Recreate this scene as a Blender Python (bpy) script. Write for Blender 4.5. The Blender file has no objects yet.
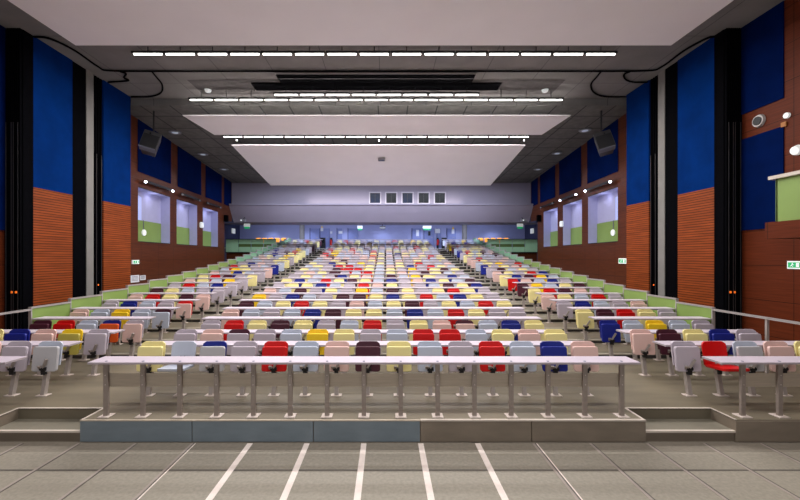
import bpy, math, random
from mathutils import Vector, Matrix
random.seed(7)
scene = bpy.context.scene
COL = scene.collection
FPX = 380.0
EYE = 2.487          # camera height over the stage floor
PLAT = 0.30          # platform height
XC = -0.31           # middle of the hall seen from the camera's x = 0

# ------------------------------------------------------------------ materials
MATS = {}
def srgb(c):
    return tuple(((v/255.0)/12.92 if v/255.0 <= .04045 else ((v/255.0+.055)/1.055)**2.4) for v in c)

def mat(name, col, rough=.55, metal=0.0, noise=0.0, nscale=6.0, emit=None, estr=0.0, spec=.4, stretch=None, bump=0.0):
    if name in MATS: return MATS[name]
    m = bpy.data.materials.new(name); m.use_nodes = True
    nt = m.node_tree; b = nt.nodes['Principled BSDF']
    c = srgb(col)
    b.inputs['Base Color'].default_value = (*c, 1)
    b.inputs['Roughness'].default_value = rough
    b.inputs['Metallic'].default_value = metal
    b.inputs['Specular IOR Level'].default_value = spec
    if noise > 0:
        tc = nt.nodes.new('ShaderNodeTexCoord'); mp = nt.nodes.new('ShaderNodeMapping')
        if stretch: mp.inputs['Scale'].default_value = stretch
        n = nt.nodes.new('ShaderNodeTexNoise'); n.inputs['Scale'].default_value = nscale; n.inputs['Detail'].default_value = 5
        r = nt.nodes.new('ShaderNodeValToRGB')
        r.color_ramp.elements[0].position = .3; r.color_ramp.elements[1].position = .7
        r.color_ramp.elements[0].color = (*[v*(1-noise) for v in c], 1)
        r.color_ramp.elements[1].color = (*[min(1, v*(1+noise)) for v in c], 1)
        nt.links.new(tc.outputs['Object'], mp.inputs[0]); nt.links.new(mp.outputs[0], n.inputs['Vector'])
        nt.links.new(n.outputs['Fac'], r.inputs[0]); nt.links.new(r.outputs[0], b.inputs['Base Color'])
        if bump:
            bp = nt.nodes.new('ShaderNodeBump'); bp.inputs['Strength'].default_value = bump; bp.inputs['Distance'].default_value = .01
            nt.links.new(n.outputs['Fac'], bp.inputs['Height']); nt.links.new(bp.outputs[0], b.inputs['Normal'])
    if emit:
        b.inputs['Emission Color'].default_value = (*srgb(emit), 1)
        b.inputs['Emission Strength'].default_value = estr
    MATS[name] = m
    return m

def lined(name, col, dark, axis_steps, width=.02, rough=.5, noise=.12, nscale=5, stretch=None, soft=False, spec=.4):
    """procedural surface with thin joints: axis_steps = [(axis, spacing, offset), ...] in metres"""
    if name in MATS: return MATS[name]
    m = mat(name, col, rough=rough, noise=max(noise, .01), nscale=nscale, stretch=stretch, spec=spec)
    nt = m.node_tree; b = nt.nodes['Principled BSDF']
    ramp = [n for n in nt.nodes if n.type == 'VALTORGB'][0]
    tc = [n for n in nt.nodes if n.type == 'TEX_COORD'][0]
    sep = nt.nodes.new('ShaderNodeSeparateXYZ'); nt.links.new(tc.outputs['Object'], sep.inputs[0])
    fac = None
    for ax, sp, off in axis_steps:
        a = nt.nodes.new('ShaderNodeMath'); a.operation = 'ADD'; a.inputs[1].default_value = off + 1000*sp
        nt.links.new(sep.outputs[ax], a.inputs[0])
        d = nt.nodes.new('ShaderNodeMath'); d.operation = 'MODULO'; d.inputs[1].default_value = sp
        nt.links.new(a.outputs[0], d.inputs[0])
        if soft:
            s = nt.nodes.new('ShaderNodeMath'); s.operation = 'PINGPONG'; s.inputs[1].default_value = sp/2
            nt.links.new(d.outputs[0], s.inputs[0])
            l = nt.nodes.new('ShaderNodeMapRange'); l.inputs[1].default_value = 0; l.inputs[2].default_value = sp/2
            l.inputs[3].default_value = 1; l.inputs[4].default_value = 0
            nt.links.new(s.outputs[0], l.inputs[0])
        else:
            l = nt.nodes.new('ShaderNodeMath'); l.operation = 'LESS_THAN'; l.inputs[1].default_value = width
            nt.links.new(d.outputs[0], l.inputs[0])
        if fac is None: fac = l
        else:
            mx = nt.nodes.new('ShaderNodeMath'); mx.operation = 'MAXIMUM'
            nt.links.new(fac.outputs[0], mx.inputs[0]); nt.links.new(l.outputs[0], mx.inputs[1]); fac = mx
    mix = nt.nodes.new('ShaderNodeMix'); mix.data_type = 'RGBA'
    nt.links.new(fac.outputs[0], mix.inputs[0]); nt.links.new(ramp.outputs[0], mix.inputs[6])
    mix.inputs[7].default_value = (*srgb(dark), 1)
    nt.links.new(mix.outputs[2], b.inputs['Base Color'])
    return m

SEATCOL = {'C': ('cream yellow', (240, 226, 158)), 'P': ('pale pink', (226, 190, 182)), 'L': ('lilac grey', (188, 177, 188)),
           'B': ('pale blue grey', (190, 196, 212)), 'N': ('navy blue', (22, 36, 132)), 'M': ('dark maroon', (74, 30, 46)),
           'R': ('bright red', (206, 6, 8)), 'Y': ('sunny yellow', (250, 208, 40)), 'G': ('light grey', (186, 184, 188)),
           'V': ('olive yellow', (190, 176, 84)), 'O': ('orange', (240, 156, 56)), 'A': ('deep orange', (228, 92, 34)), 'W': ('white', (226, 226, 228))}
def seatmat(k):
    nm, c = SEATCOL[k]
    return mat('plastic_' + nm.replace(' ', '_'), c, rough=.42, noise=.05, nscale=3)

M_steel = mat('galvanised_steel', (168, 158, 152), rough=.45, metal=.25, noise=.08, nscale=9)
M_post = mat('desk_post_steel', (150, 138, 130), rough=.45, metal=.3, noise=.08, nscale=12)
M_foot = mat('foot_plate_steel', (206, 192, 184), rough=.45, metal=.15, noise=.08, nscale=14)
M_desk = mat('desk_laminate', (204, 192, 204), rough=.35, noise=.04, nscale=3)
M_deskedge = mat('desk_edge', (176, 164, 170), rough=.45, noise=.05)
M_modesty = mat('modesty_metal', (188, 174, 156), rough=.45, metal=.1, noise=.08, nscale=3, stretch=(1, 1, 12))
M_bolt = mat('bolt_blue_steel', (90, 100, 130), rough=.3, metal=.8)
M_dark = mat('black_steel', (26, 25, 28), rough=.5, noise=.1)
M_black = mat('black_felt', (5, 5, 8), rough=.9, noise=.2, nscale=10, spec=.03)
M_fin = mat('dark_aluminium_profile', (70, 68, 70), rough=.4, metal=.4, noise=.1)
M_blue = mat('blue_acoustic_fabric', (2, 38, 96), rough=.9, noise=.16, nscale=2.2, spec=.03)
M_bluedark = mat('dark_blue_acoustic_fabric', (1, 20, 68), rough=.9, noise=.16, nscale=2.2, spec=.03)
M_woodl = lined('slatted_orange_wood', (134, 64, 28), (72, 32, 14), [(2, .066, 0)], width=.018, noise=.34, nscale=3, stretch=(1, .4, 11), rough=.5, spec=.12)
M_woodd = lined('dark_red_brown_wood', (86, 43, 24), (34, 18, 10), [(2, .62, .1), (1, 1.25, .2)], width=.012, noise=.24, nscale=3, stretch=(1, .5, 16), rough=.4, spec=.15)
M_woodr = lined('red_brown_wood_panels', (92, 40, 20), (38, 16, 8), [(2, .8, .1), (1, 1.2, .31)], width=.012, noise=.24, nscale=3, stretch=(1, .5, 16), rough=.5, spec=.1)
M_conc = mat('pale_concrete', (122, 119, 116), rough=.8, noise=.08, nscale=3)
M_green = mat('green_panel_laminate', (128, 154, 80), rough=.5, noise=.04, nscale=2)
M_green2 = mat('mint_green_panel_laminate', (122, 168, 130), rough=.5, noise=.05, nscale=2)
M_greend = mat('olive_slot', (84, 104, 52), rough=.7, noise=.1)
M_mint = mat('mint_green_gallery_laminate', (164, 208, 168), rough=.5, noise=.05, nscale=2)
M_cap = mat('grey_aluminium_cap', (172, 166, 164), rough=.4, metal=.3, noise=.05)
M_ceil = lined('front_ceiling_plaster', (120, 117, 114), (82, 80, 78), [(0, 1.6, .2), (1, 2.6, .8)], width=.02, noise=.12, nscale=1.2, rough=.9)
M_ceilr = lined('rear_ceiling_metal_tiles', (98, 96, 92), (44, 44, 44), [(0, 1.05, .3), (1, 1.2, .1)], width=.045, noise=.18, nscale=4, rough=.85)
M_panel = mat('white_reflector_panel', (244, 240, 242), rough=.7, noise=.02, nscale=1)
M_bulk = mat('lilac_grey_plaster', (134, 128, 144), rough=.85, noise=.03, nscale=1)
M_bulk2 = mat('lilac_grey_bulkhead', (156, 149, 166), rough=.85, noise=.03, nscale=1)
M_backblue = mat('light_blue_wall_paint', (158, 162, 202), rough=.7, noise=.05, nscale=1.2)
M_backdoor = mat('blue_door_laminate', (126, 134, 182), rough=.6, noise=.05)
M_niche = mat('glowing_lavender_plaster', (168, 168, 202), rough=.8, noise=.03, emit=(150, 150, 200), estr=.10)  # plaster glows faintly to stand in for light inside the niches
M_nichel = mat('pale_window_glow', (180, 190, 235), rough=.8, emit=(150, 165, 235), estr=.3)
M_plat = mat('platform_vinyl', (114, 105, 88), rough=.5, noise=.16, nscale=1.6, stretch=(.5, 2.2, 1))
M_step = mat('stair_vinyl', (120, 114, 100), rough=.6, noise=.14, nscale=2)
M_nose = mat('step_nosing', (190, 182, 166), rough=.5, noise=.06)
M_riser = mat('shaded_riser', (58, 54, 52), rough=.7, noise=.1)  # shading of the risers is put into this dark colour
M_slate = mat('slate_blue_fascia', (120, 132, 140), rough=.45, noise=.07, nscale=4, stretch=(1, 1, 3))
M_brownf = mat('grey_brown_fascia', (130, 118, 104), rough=.45, noise=.1, nscale=3, stretch=(1, 1, 3))
M_brownd = mat('dark_brown_fascia', (124, 112, 98), rough=.5, noise=.1, nscale=3)
M_edge = mat('bright_edge_strip', (204, 192, 180), rough=.4, noise=.05)
M_stage = mat('stage_speckled_vinyl', (146, 139, 126), rough=.55, noise=.13, nscale=26)
M_whitel = mat('white_floor_tape', (236, 222, 214), rough=.5, noise=.05, nscale=20)
M_diml = mat('grey_floor_joint', (160, 148, 140), rough=.5, noise=.08)
M_darkl = mat('dark_floor_joint', (92, 86, 80), rough=.6, noise=.08)
M_tube = mat('lit_tube', (255, 255, 255), emit=(255, 250, 244), estr=9)
M_lamp = mat('lit_lamp', (255, 255, 255), emit=(225, 235, 255), estr=8)
M_sign = mat('white_sign', (232, 236, 234), rough=.5, emit=(235, 240, 238), estr=.35)
M_signg = mat('green_sign', (30, 150, 90), rough=.5, emit=(40, 190, 120), estr=.5)
M_paper = mat('white_paper', (214, 214, 220), rough=.7, noise=.03)
M_print = mat('grey_print', (120, 122, 132), rough=.7)
M_red = mat('extinguisher_red', (210, 24, 24), rough=.35)
M_bluegrey = mat('dark_blue_grey_wall', (62, 66, 96), rough=.8, noise=.06)
M_orange = mat('orange_indicator', (240, 120, 40), emit=(240, 110, 30), estr=.8)
M_glassb = mat('dark_blue_glass', (8, 20, 44), rough=.3, noise=.25, nscale=2, spec=.15)
M_glassn = mat('black_glass', (10, 13, 16), rough=.3, noise=.25, nscale=2, spec=.15)
M_frame = mat('window_frame_lilac', (170, 164, 178), rough=.6)
M_grey = mat('grey_housing', (120, 120, 126), rough=.5, noise=.04)

# ------------------------------------------------------------------ mesh builder
class MB:
    def __init__(self): self.v = []; self.f = []; self.m = []; self.mats = []
    def mi(self, m):
        if m not in self.mats: self.mats.append(m)
        return self.mats.index(m)
    def add(self, vs, fs, m):
        b = len(self.v); i = self.mi(m)
        self.v += [tuple(p) for p in vs]
        for f in fs: self.f.append(tuple(b+q for q in f)); self.m.append(i)
    def quad(self, a, b, c, d, m): self.add([a, b, c, d], [(0, 1, 2, 3)], m)
    def box(self, x0, x1, y0, y1, z0, z1, m, mt=None):
        vs = [(x0,y0,z0),(x1,y0,z0),(x1,y1,z0),(x0,y1,z0),(x0,y0,z1),(x1,y0,z1),(x1,y1,z1),(x0,y1,z1)]
        self.add(vs, [(0,3,2,1),(0,1,5,4),(1,2,6,5),(2,3,7,6),(3,0,4,7)], m)
        self.add(vs[4:], [(0,1,2,3)], mt or m)
    def hexa(self, p, m):   # 8 points, bottom ring then top ring
        self.add(p, [(0,3,2,1),(4,5,6,7),(0,1,5,4),(1,2,6,5),(2,3,7,6),(3,0,4,7)], m)
    def cbox(self, x0, x1, y0, y1, z0, z1, c, m):   # box with chamfered vertical+horizontal outline (xz octagon)
        pts = [(x0+c, z0), (x1-c, z0), (x1, z0+c), (x1, z1-c), (x1-c, z1), (x0+c, z1), (x0, z1-c), (x0, z0+c)]
        n = len(pts)
        self.add([(x, y0, z) for x, z in pts] + [(x, y1, z) for x, z in pts],
                 [tuple(range(n)), tuple(range(2*n-1, n-1, -1))] + [(i, i+n, (i+1) % n + n, (i+1) % n) for i in range(n)], m)
    def bar(self, p, q, w, h, m, up=(0, 0, 1)):
        p = Vector(p); q = Vector(q); d = (q-p).normalized(); u = Vector(up)
        if abs(d.dot(u)) > .98: u = Vector((0, 1, 0))
        s = d.cross(u).normalized(); t = s.cross(d).normalized()
        r = [s*(-w/2)+t*(-h/2), s*(w/2)+t*(-h/2), s*(w/2)+t*(h/2), s*(-w/2)+t*(h/2)]
        self.hexa([p+x for x in r] + [q+x for x in r], m)
    def tube(self, pts, r, m, n=8):
        rings = []
        for i, p in enumerate(pts):
            p = Vector(p); a = Vector(pts[max(0, i-1)]); b = Vector(pts[min(len(pts)-1, i+1)])
            d = (b-a).normalized(); u = Vector((0, 0, 1)) if abs(d.z) < .95 else Vector((0, 1, 0))
            s = d.cross(u).normalized(); t = s.cross(d)
            rings.append([p + s*(r*math.cos(2*math.pi*k/n)) + t*(r*math.sin(2*math.pi*k/n)) for k in range(n)])
        vs = [q for R in rings for q in R]; fs = []
        for i in range(len(pts)-1):
            for k in range(n): fs.append((i*n+k, i*n+(k+1) % n, (i+1)*n+(k+1) % n, (i+1)*n+k))
        fs.append(tuple(range(n-1, -1, -1))); fs.append(tuple((len(pts)-1)*n+k for k in range(n)))
        self.add(vs, fs, m)
    def cyl(self, c, axis, r, h, m, n=16, r2=None):
        c = Vector(c); a = Vector(axis).normalized(); u = Vector((0, 0, 1)) if abs(a.z) < .9 else Vector((1, 0, 0))
        s = a.cross(u).normalized(); t = s.cross(a); r2 = r if r2 is None else r2
        A = [c + s*(r*math.cos(2*math.pi*k/n)) + t*(r*math.sin(2*math.pi*k/n)) for k in range(n)]
        B = [c + a*h + s*(r2*math.cos(2*math.pi*k/n)) + t*(r2*math.sin(2*math.pi*k/n)) for k in range(n)]
        self.add(A+B, [tuple(range(n-1, -1, -1)), tuple(range(n, 2*n))] + [(k, (k+1) % n, (k+1) % n+n, k+n) for k in range(n)], m)
    def mesh(self, name, smooth=False):
        me = bpy.data.meshes.new(name); me.from_pydata(self.v, [], self.f)
        for m in self.mats: me.materials.append(m)
        for p, i in zip(me.polygons, self.m): p.material_index = i; p.use_smooth = smooth
        me.update()
        return me
    def build(self, name, parent=None, loc=(0, 0, 0), bevel=0, smooth=False):
        o = bpy.data.objects.new(name, self.mesh(name, smooth)); COL.objects.link(o); o.location = loc
        if parent: o.parent = parent
        if bevel:
            b = o.modifiers.new('soft_edge', 'BEVEL'); b.width = bevel; b.segments = 2; b.limit_method = 'ANGLE'
        return o

def tag(o, label=None, cat=None, group=None, kind=None):
    if label: o['label'] = label
    if cat: o['category'] = cat
    if group: o['group'] = group
    if kind: o['kind'] = kind
    return o
def empty(name, loc, label=None, cat=None, group=None, kind=None, rz=0):
    o = bpy.data.objects.new(name, None); COL.objects.link(o); o.location = loc; o.rotation_euler = (0, 0, rz); o.empty_display_size = .1
    return tag(o, label, cat, group, kind)
def struct(mb, name, label, cat='setting', bevel=0):
    o = mb.build(name, bevel=bevel); return tag(o, label, cat, kind='structure')

def Z(rel): return EYE + rel
ORD = ['zeroth', 'first', 'second', 'third', 'fourth', 'fifth', 'sixth', 'seventh', 'eighth', 'ninth', 'tenth', 'eleventh', 'twelfth', 'thirteenth',
       'fourteenth', 'fifteenth', 'sixteenth', 'seventeenth', 'eighteenth', 'nineteenth', 'twentieth', 'twenty-first', 'twenty-second',
       'twenty-third', 'twenty-fourth', 'twenty-fifth', 'twenty-sixth']

# ------------------------------------------------------------------ rows
def dd(k): return FPX*(.01362+.00272*k)
def ds(k): return FPX*(.01613+.00272*(k-1))
_F = [0, 0, 0, .10]
for k in range(4, 26): _F.append(_F[-1] + (.08+.0045*(k-4) if k <= 16 else .1575))
def F(k): return PLAT + _F[k]
OFF_P = 7.45     # green parapets, either side of the middle
XL, XR = XC-OFF_P, XC+OFF_P
NROW = 25

# ------------------------------------------------------------------ floors
fl = MB()
fl.box(-9.3, 8.7, -4, 5.13, -.1, 0, M_stage)
stage = struct(fl, 'floor_stage', 'speckled grey brown stage floor in front of the raised platform', 'floor')
n = 0
for i in range(-9, 10):
    x = -.316 + .76*i + .02
    bright = i in (-2, -1, 0, 1, 2)
    mb = MB()
    if bright:
        mb.box(x-.036, x+.036, 0, 5.08, 0, .004, M_whitel)
    else:
        mb.box(x-.03, x+.002, 0, 5.08, 0, .0035, M_diml); mb.box(x+.004, x+.02, 0, 5.08, 0, .003, M_darkl)
        if i in (3, -3): mb.box(x+.021, x+.036, 0, 5.08, 0, .0035, M_whitel)
    n += 1
    struct(mb, 'trim_%d' % n, 'white tape line on the stage floor' if bright else 'grey joint strip on the stage floor', 'floor line')
mb = MB(); mb.box(-9.2, 8.6, 4.43, 4.455, 0, .0025, M_darkl); n += 1
struct(mb, 'trim_%d' % n, 'dark cross seam in the stage floor', 'floor line')
mb = MB(); mb.box(-9.2, 8.6, 4.86, 5.12, 0, .002, mat('stage_shade_band', (130, 122, 110), rough=.55, noise=.12, nscale=20)); n += 1  # shade before the platform, laid as a darker strip
struct(mb, 'trim_%d' % n, 'painted shade band on the floor along the foot of the platform', 'floor line')

# platform with the two step notches
DF, DB = 5.12, 5.50
pf = MB()
pf.box(-9.3, 8.7, DB, dd(3)-.03, 0, PLAT, M_plat)
for a, b in ((-9.3, -5.32), (-4.11, 3.49), (4.70, 8.7)): pf.box(a, b, DF, DB, 0, PLAT, M_brownd, M_plat)
for a, b in ((-5.32, -4.11), (3.49, 4.70)): pf.box(a, b, DF+.01, DB, 0, PLAT/2, M_brownd, M_step)
for k in range(3, NROW+1):
    y1 = dd(k+1)-.03 if k < NROW else 33.4
    xa, xb = (XL, XR)
    # step slab: riser colour carries its shading, tread lighter
    z1 = F(k)
    y0 = dd(k)-.03
    vs = [(xa, y0, F(k-1)-.05), (xb, y0, F(k-1)-.05), (xb, y0, z1), (xa, y0, z1)]
    pf.quad(*vs, M_riser)
    pf.quad((xa, y0, z1), (xb, y0, z1), (xb, y1, z1), (xa, y1, z1), M_plat if k < 6 else M_step)
    pf.box(xa, xb, y0-.006, y0+.045, z1-.028, z1+.004, M_nose)
# gallery landings beside the last rows, and passages beside the parapets
zg = F(NROW)
for xa, xb in ((-12.85, XL), (XR, 12.2)):
    pf.quad((xa, 27.1, zg), (xb, 27.1, zg), (xb, 33.4, zg), (xa, 33.4, zg), M_step)
for xa, xb in ((-12.85, XL), (XR, 12.2)):
    pf.quad((xa, dd(3)-.03, PLAT), (xb, dd(3)-.03, PLAT), (xb, 27.1, PLAT+.3), (xa, 27.1, PLAT+.3), M_step)
plat = struct(pf, 'floor_platform', 'grey brown platform rising in shallow steps to the back', 'floor')
# fascia panels and bright edge strips
for x0, x1, m in ((-4.11, -2.61, M_slate), (-2.60, -.98, M_slate), (-.97, .455, M_slate), (.465, 1.95, M_brownf), (1.96, 3.49, M_brownf),
                  (4.70, 6.4, M_brownf), (6.41, 8.7, M_brownf), (-9.3, -5.32, M_brownf)):
    p = MB(); p.box(x0, x1, DF-.018, DF+.002, .012, PLAT-.012, m); p.build('fascia_panel', plat, bevel=.004)
e = MB()
e.box(.465, 3.49, DF-.022, DF+.02, PLAT-.012, PLAT+.006, M_edge)
e.box(-4.11, .46, DF-.02, DF+.01, PLAT-.011, PLAT+.003, M_modesty)
for a, b in ((-5.32, -4.11), (3.49, 4.70)):
    e.box(a, b, DF-.012, DF+.03, PLAT/2-.02, PLAT/2+.005, M_edge)
    e.box(a, b, DB, DB+.035, PLAT-.01, PLAT+.005, M_edge)
    e.box(a-.03, a, DF, DB+.03, PLAT-.01, PLAT+.005, M_edge); e.box(b, b+.03, DF, DB+.03, PLAT-.01, PLAT+.005, M_edge)
e.build('edge_strip', plat)

# ------------------------------------------------------------------ seats
def shell_mesh(c):
    """curved backrest with rounded upper corners"""
    m = seatmat(c); mb = MB(); w = .192; z0, z1 = .46, .825; nx, nz = 8, 12
    def pt(i, j, t):
        v = j/nz; z = z0 + (z1-z0)*v
        ww = w
        if v > .84: ww = w - .05*(1-math.sqrt(max(0, 1-((v-.84)/.16)**2)))
        x = -ww + 2*ww*i/nx
        y = -.035 + .062*v + .016*(1-(x/w)**2) + t
        return (x, y, z)
    V = []
    for t in (0, .024):
        for j in range(nz+1):
            for i in range(nx+1): V.append(pt(i, j, t))
    N = (nx+1)*(nz+1); fs = []
    for j in range(nz):
        for i in range(nx):
            a = j*(nx+1)+i; fs.append((a, a+1, a+nx+2, a+nx+1)); fs.append((N+a, N+a+nx+1, N+a+nx+2, N+a+1))
    ring = [i for i in range(nx+1)] + [j*(nx+1)+nx for j in range(1, nz+1)] + [nz*(nx+1)+i for i in range(nx-1, -1, -1)] + [j*(nx+1) for j in range(nz-1, 0, -1)]
    for a, b in zip(ring, ring[1:]+ring[:1]): fs.append((b, a, a+N, b+N))
    mb.add(V, fs, m)
    for x in (-.03, .03): mb.cyl((x, -.012, .60), (0, -1, 0), .007, .01, M_dark, 6)
    return mb.mesh('backrest_' + c, smooth=False)

def pan_outline(w, h, r=.036, n=4):
    pts = []
    for cx, cz, a0 in ((w-r, r, -90), (w-r, h-r, 0), (-w+r, h-r, 90), (-w+r, r, 180)):
        for k in range(n+1):
            a = math.radians(a0 + 90*k/n); pts.append((cx + r*math.cos(a), cz + r*math.sin(a)))
    return pts
def pan_mesh(c, folded=True):
    m = seatmat(c); mb = MB(); pts = pan_outline(.198, .385); n = len(pts)
    def place(x, h, t):   # h up the pan, t through it
        if folded: return (x, -.108 + .045*h/.4 + t, .378 + h)
        return (x, -.02 - h*.98, .44 + t*1.0 + .03*(h/.4)**2)
    inner = [(x*.965, .193+(z-.193)*.965) for x, z in pts]
    A = [place(x, z, .004) for x, z in pts]; B = [place(x, z, .036) for x, z in pts]; C = [place(x, z, -.003) for x, z in inner]
    fs = [tuple(range(n, 2*n)[::-1])] + [(i, (i+1) % n, (i+1) % n+n, i+n) for i in range(n)]
    fs += [(2*n+i, 2*n+(i+1) % n, (i+1) % n, i) for i in range(n)] + [tuple(range(2*n, 3*n))]
    if not folded: fs = [f[::-1] for f in fs]
    mb.add(A+B+C, fs, m)
    return mb.mesh('seat_pan_' + c, smooth=False)
def bracket_mesh():
    mb = MB()
    mb.bar((-.02, -.10, .40), (.07, -.132, .58), .034, .03, M_steel)
    mb.bar((-.05, -.10, .42), (-.055, -.125, .47), .05, .03, M_steel)
    mb.bar((0, -.10, .40), (-.06, -.10, .44), .028, .03, M_steel)
    mb.cyl((-.05, -.10, .42), (1, 0, 0), .03, .1, M_dark, 10)
    mb.box(-.03, .03, -.125, -.075, .33, .40, M_dark)
    return mb.mesh('hinge_bracket')
def pedestal_mesh():
    mb = MB()
    mb.bar((0, -.105, .012), (0, -.03, .40), .062, .062, M_steel, up=(1, 0, 0))
    mb.bar((0, -.03, .38), (0, .035, .55), .05, .03, M_steel, up=(1, 0, 0))
    return mb.mesh('pedestal')
def footplate_mesh():
    mb = MB(); mb.cbox(-.085, .085, -.055, .055, 0, .014, .003, M_foot)
    return mb.mesh('foot_plate')
SH = {c: shell_mesh(c) for c in SEATCOL}; PN = {c: pan_mesh(c) for c in SEATCOL}; PD = {c: pan_mesh(c, False) for c in ('B', 'R', 'W', 'L')}
BR, PE, FT = bracket_mesh(), pedestal_mesh(), footplate_mesh()

def make_seat(x, y, z, code, label, group, detail, name='folding_seat'):
    back = code[0]; pan = code[0]; down = False
    if '/' in code: pan = code.split('/')[1][0]
    if code.endswith('v'): down = True
    r = empty(name, (x, y, z), label, 'seat', group)
    def ch(nm, me, loc=(0, 0, 0), par=None, lab=None):
        o = bpy.data.objects.new(nm, me); COL.objects.link(o); o.parent = par or r; o.location = loc
        if lab: o['label'] = lab
        return o
    ch('backrest', SH[back])
    ch('seat_pan', PD[pan] if down else PN[pan], lab=(SEATCOL[pan][0] + ' seat pan') if pan != back else None)
    p = ch('pedestal', PE)
    ch('foot_plate', FT, (0, -.105, 0), p)
    if detail:
        b = ch('hinge_bracket', BR, par=p, loc=(0, 0, 0) if not down else (0, .03, 0))
    return r

CEN = {1: 'C Bv N/G L R B P M C B L R B N P', 2: 'L P M/L L B Y C L B R R B C P C', 3: 'L R C M C L B R L C P M/P B N C',
       4: 'P B L B N M C C B N B R C L L', 5: 'M B C R C L P B C M L C B R C', 6: 'Y L N B L M M C N C R B N C L',
       7: 'P B M L C L Y B M C L C R C L', 8: 'L C C N B L R P C L L B M C N', 9: 'C N B R C M C B N L P N C B M',
       10: 'L C B L N C P B M B Y C L N B', 11: 'L P C M L B R B C P L M C B L', 12: 'C B L M R R C B C L Y L C M C',
       13: 'B C L R R L C B P C N L R C B', 14: 'C L N C B Y L C B C L R L B P'}
SL = {1: 'B/G L/L P L C', 2: 'L/L Y/V P N C', 3: 'L/P N/A B R M', 4: 'M/B B Y B P', 5: 'R/P L B N L', 6: 'P M C R P', 7: 'L L B C M', 8: 'L N B R L',
      9: 'L Y B C P', 10: 'C L M R C', 11: 'L B N L P', 12: 'P L C Y B', 13: 'N B L C R', 14: 'B L P N L'}   # from the aisle outwards
SR = {1: 'L/L Rv B/G P C', 2: 'P M C N L', 3: 'N B Y B L', 4: 'C M R C L', 5: 'L N B L P', 6: 'P C B R L', 7: 'C R M P L', 8: 'M Y B C M', 9: 'R P B N L',
      10: 'C N M Y B', 11: 'P C L R N', 12: 'L M B C L', 13: 'N L C P B', 14: 'B C Y L R'}
W = ['L']*24 + ['B']*24 + ['C']*22 + ['P']*11 + ['M']*6 + ['R']*5 + ['N']*5 + ['Y']*3
def rnd(n): return [random.choice(W) for _ in range(n)]
def codes(tab, k, n): return tab[k].split() if k in tab else rnd(n)

def look(code):
    s = SEATCOL[code[0]][0] + ' '
    s += 'folding seat'
    if code.endswith('v'): s += ' folded down'
    elif '/' in code and code[2] != code[0]: s += ' with ' + SEATCOL[code[2]][0].split()[-1 if code[2] != 'B' else 1] + ' pan'
    return s
NIND = 12
mass = MB()
def mass_seat(x, y, z, c):
    for me in (SH[c], PN[c], PE):
        b = len(mass.v); 
        mats = [mass.mi(m) for m in me.materials]
        mass.v += [(v.co.x+x, v.co.y+y, v.co.z+z) for v in me.vertices]
        for p in me.polygons: mass.f.append(tuple(b+i for i in p.vertices)); mass.m.append(mats[p.material_index])
for k in range(1, NROW+1):
    y = ds(k); z = F(k-1)
    cen = codes(CEN, k, 15); sl = codes(SL, k, 5); sr = codes(SR, k, 5)
    for i, c in enumerate(cen):
        x = XC + .02 - 3.5*.993 + .4965*i
        if k <= NIND:
            if i < 7: where = '%s from the wall-notice aisle' % ORD[i+1]
            elif i == 7: where = 'middle'
            else: where = '%s from the balcony aisle' % ORD[15-i]
            make_seat(x, y, z, c, '%s, %s, %s row, centre block' % (look(c), where, ORD[k]), 'seats of the centre block', k <= 7)
        else: mass_seat(x, y, z, c[0])
    for side, cs in ((-1, sl), (1, sr)):
        for i, c in enumerate(cs):
            x = XC + side*(5.12+.5*i)
            if k <= NIND:
                blk = 'balcony side block' if side > 0 else 'wall-notice side block'
                make_seat(x, y, z, c, '%s, %s from aisle, %s row, %s' % (look(c), ORD[i+1], ORD[k], blk), 'seats of the ' + blk, k <= 9)
            else: mass_seat(x, y, z, c[0])
o = mass.build('folding_seat'); tag(o, 'hundreds of pale, red and blue folding seats filling the rows furthest up the hall', 'seat', 'distant seats', 'stuff')
for side in (-1, 1):
    for i in range(5):
        x = XC + side*(7.78+.5*i)
        blk = 'beside the balcony wall' if side > 0 else 'beside the wall-notice wall'
        make_seat(x, 30.0, zg-.02+.02, 'O', 'orange folding seat behind the mint parapet %s, %s from the rows' % (blk, ORD[i+1]), 'orange gallery seats', False)

# ------------------------------------------------------------------ desks
TD = .31
def desk_top(mb, x0, x1, y0, z):
    mb.box(x0, x1, y0, y0+TD, z-.028, z, M_deskedge, M_desk)
def desk0(x0, x1, posts, label):
    r = empty('long_desk', ((x0+x1)/2, dd(0), PLAT), label, 'desk', 'front row desks')
    ox, oy, oz = r.location
    mb = MB(); mb.box(x0-ox, x1-ox, 0, TD+.02, .728, .757, M_deskedge, M_desk)
    top = mb.build('desk_top', r, bevel=.004)
    for px in posts:
        p = MB(); p.box(-.031, .031, -.02, .02, .012, .728, M_post)
        lg = p.build('leg', r, loc=(px-ox, .06, 0), bevel=.003)
        q = MB(); q.cbox(-.075, .075, -.075, .075, 0, .014, .003, M_foot); q.build('foot_plate', lg, (0, 0, 0))
        bt = MB()
        for zz in (.44, .57): bt.cyl((0, -.02, zz), (0, -1, 0), .006, .006, M_foot, 8)
        bt.cyl((0, .0, .757), (0, 0, 1), .017, .004, M_bolt, 10)
        bt.build('bolt', lg)
    for a, b in zip(posts, posts[1:]):
        q = MB(); q.box(a+.0-ox+.001, b-ox-.001, .082, .088, .40, .585, M_modesty)
        q.build('modesty_panel', r)
desk0(XC-3.76, XC+3.78, [XC+.006-3.549+.507*i for i in range(15)], 'long lilac front desk on grey posts, centre block, over slate fascia')
desk0(XC+4.88, XC+7.40, [XC+5.22+.51*i for i in range(5)], 'short lilac front desk on grey posts below the green balcony')
desk0(XC-7.40, XC-4.88, [XC-5.22-.51*i for i in range(5)][::-1], 'short lilac front desk opposite the balcony, cut off by the frame')
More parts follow.
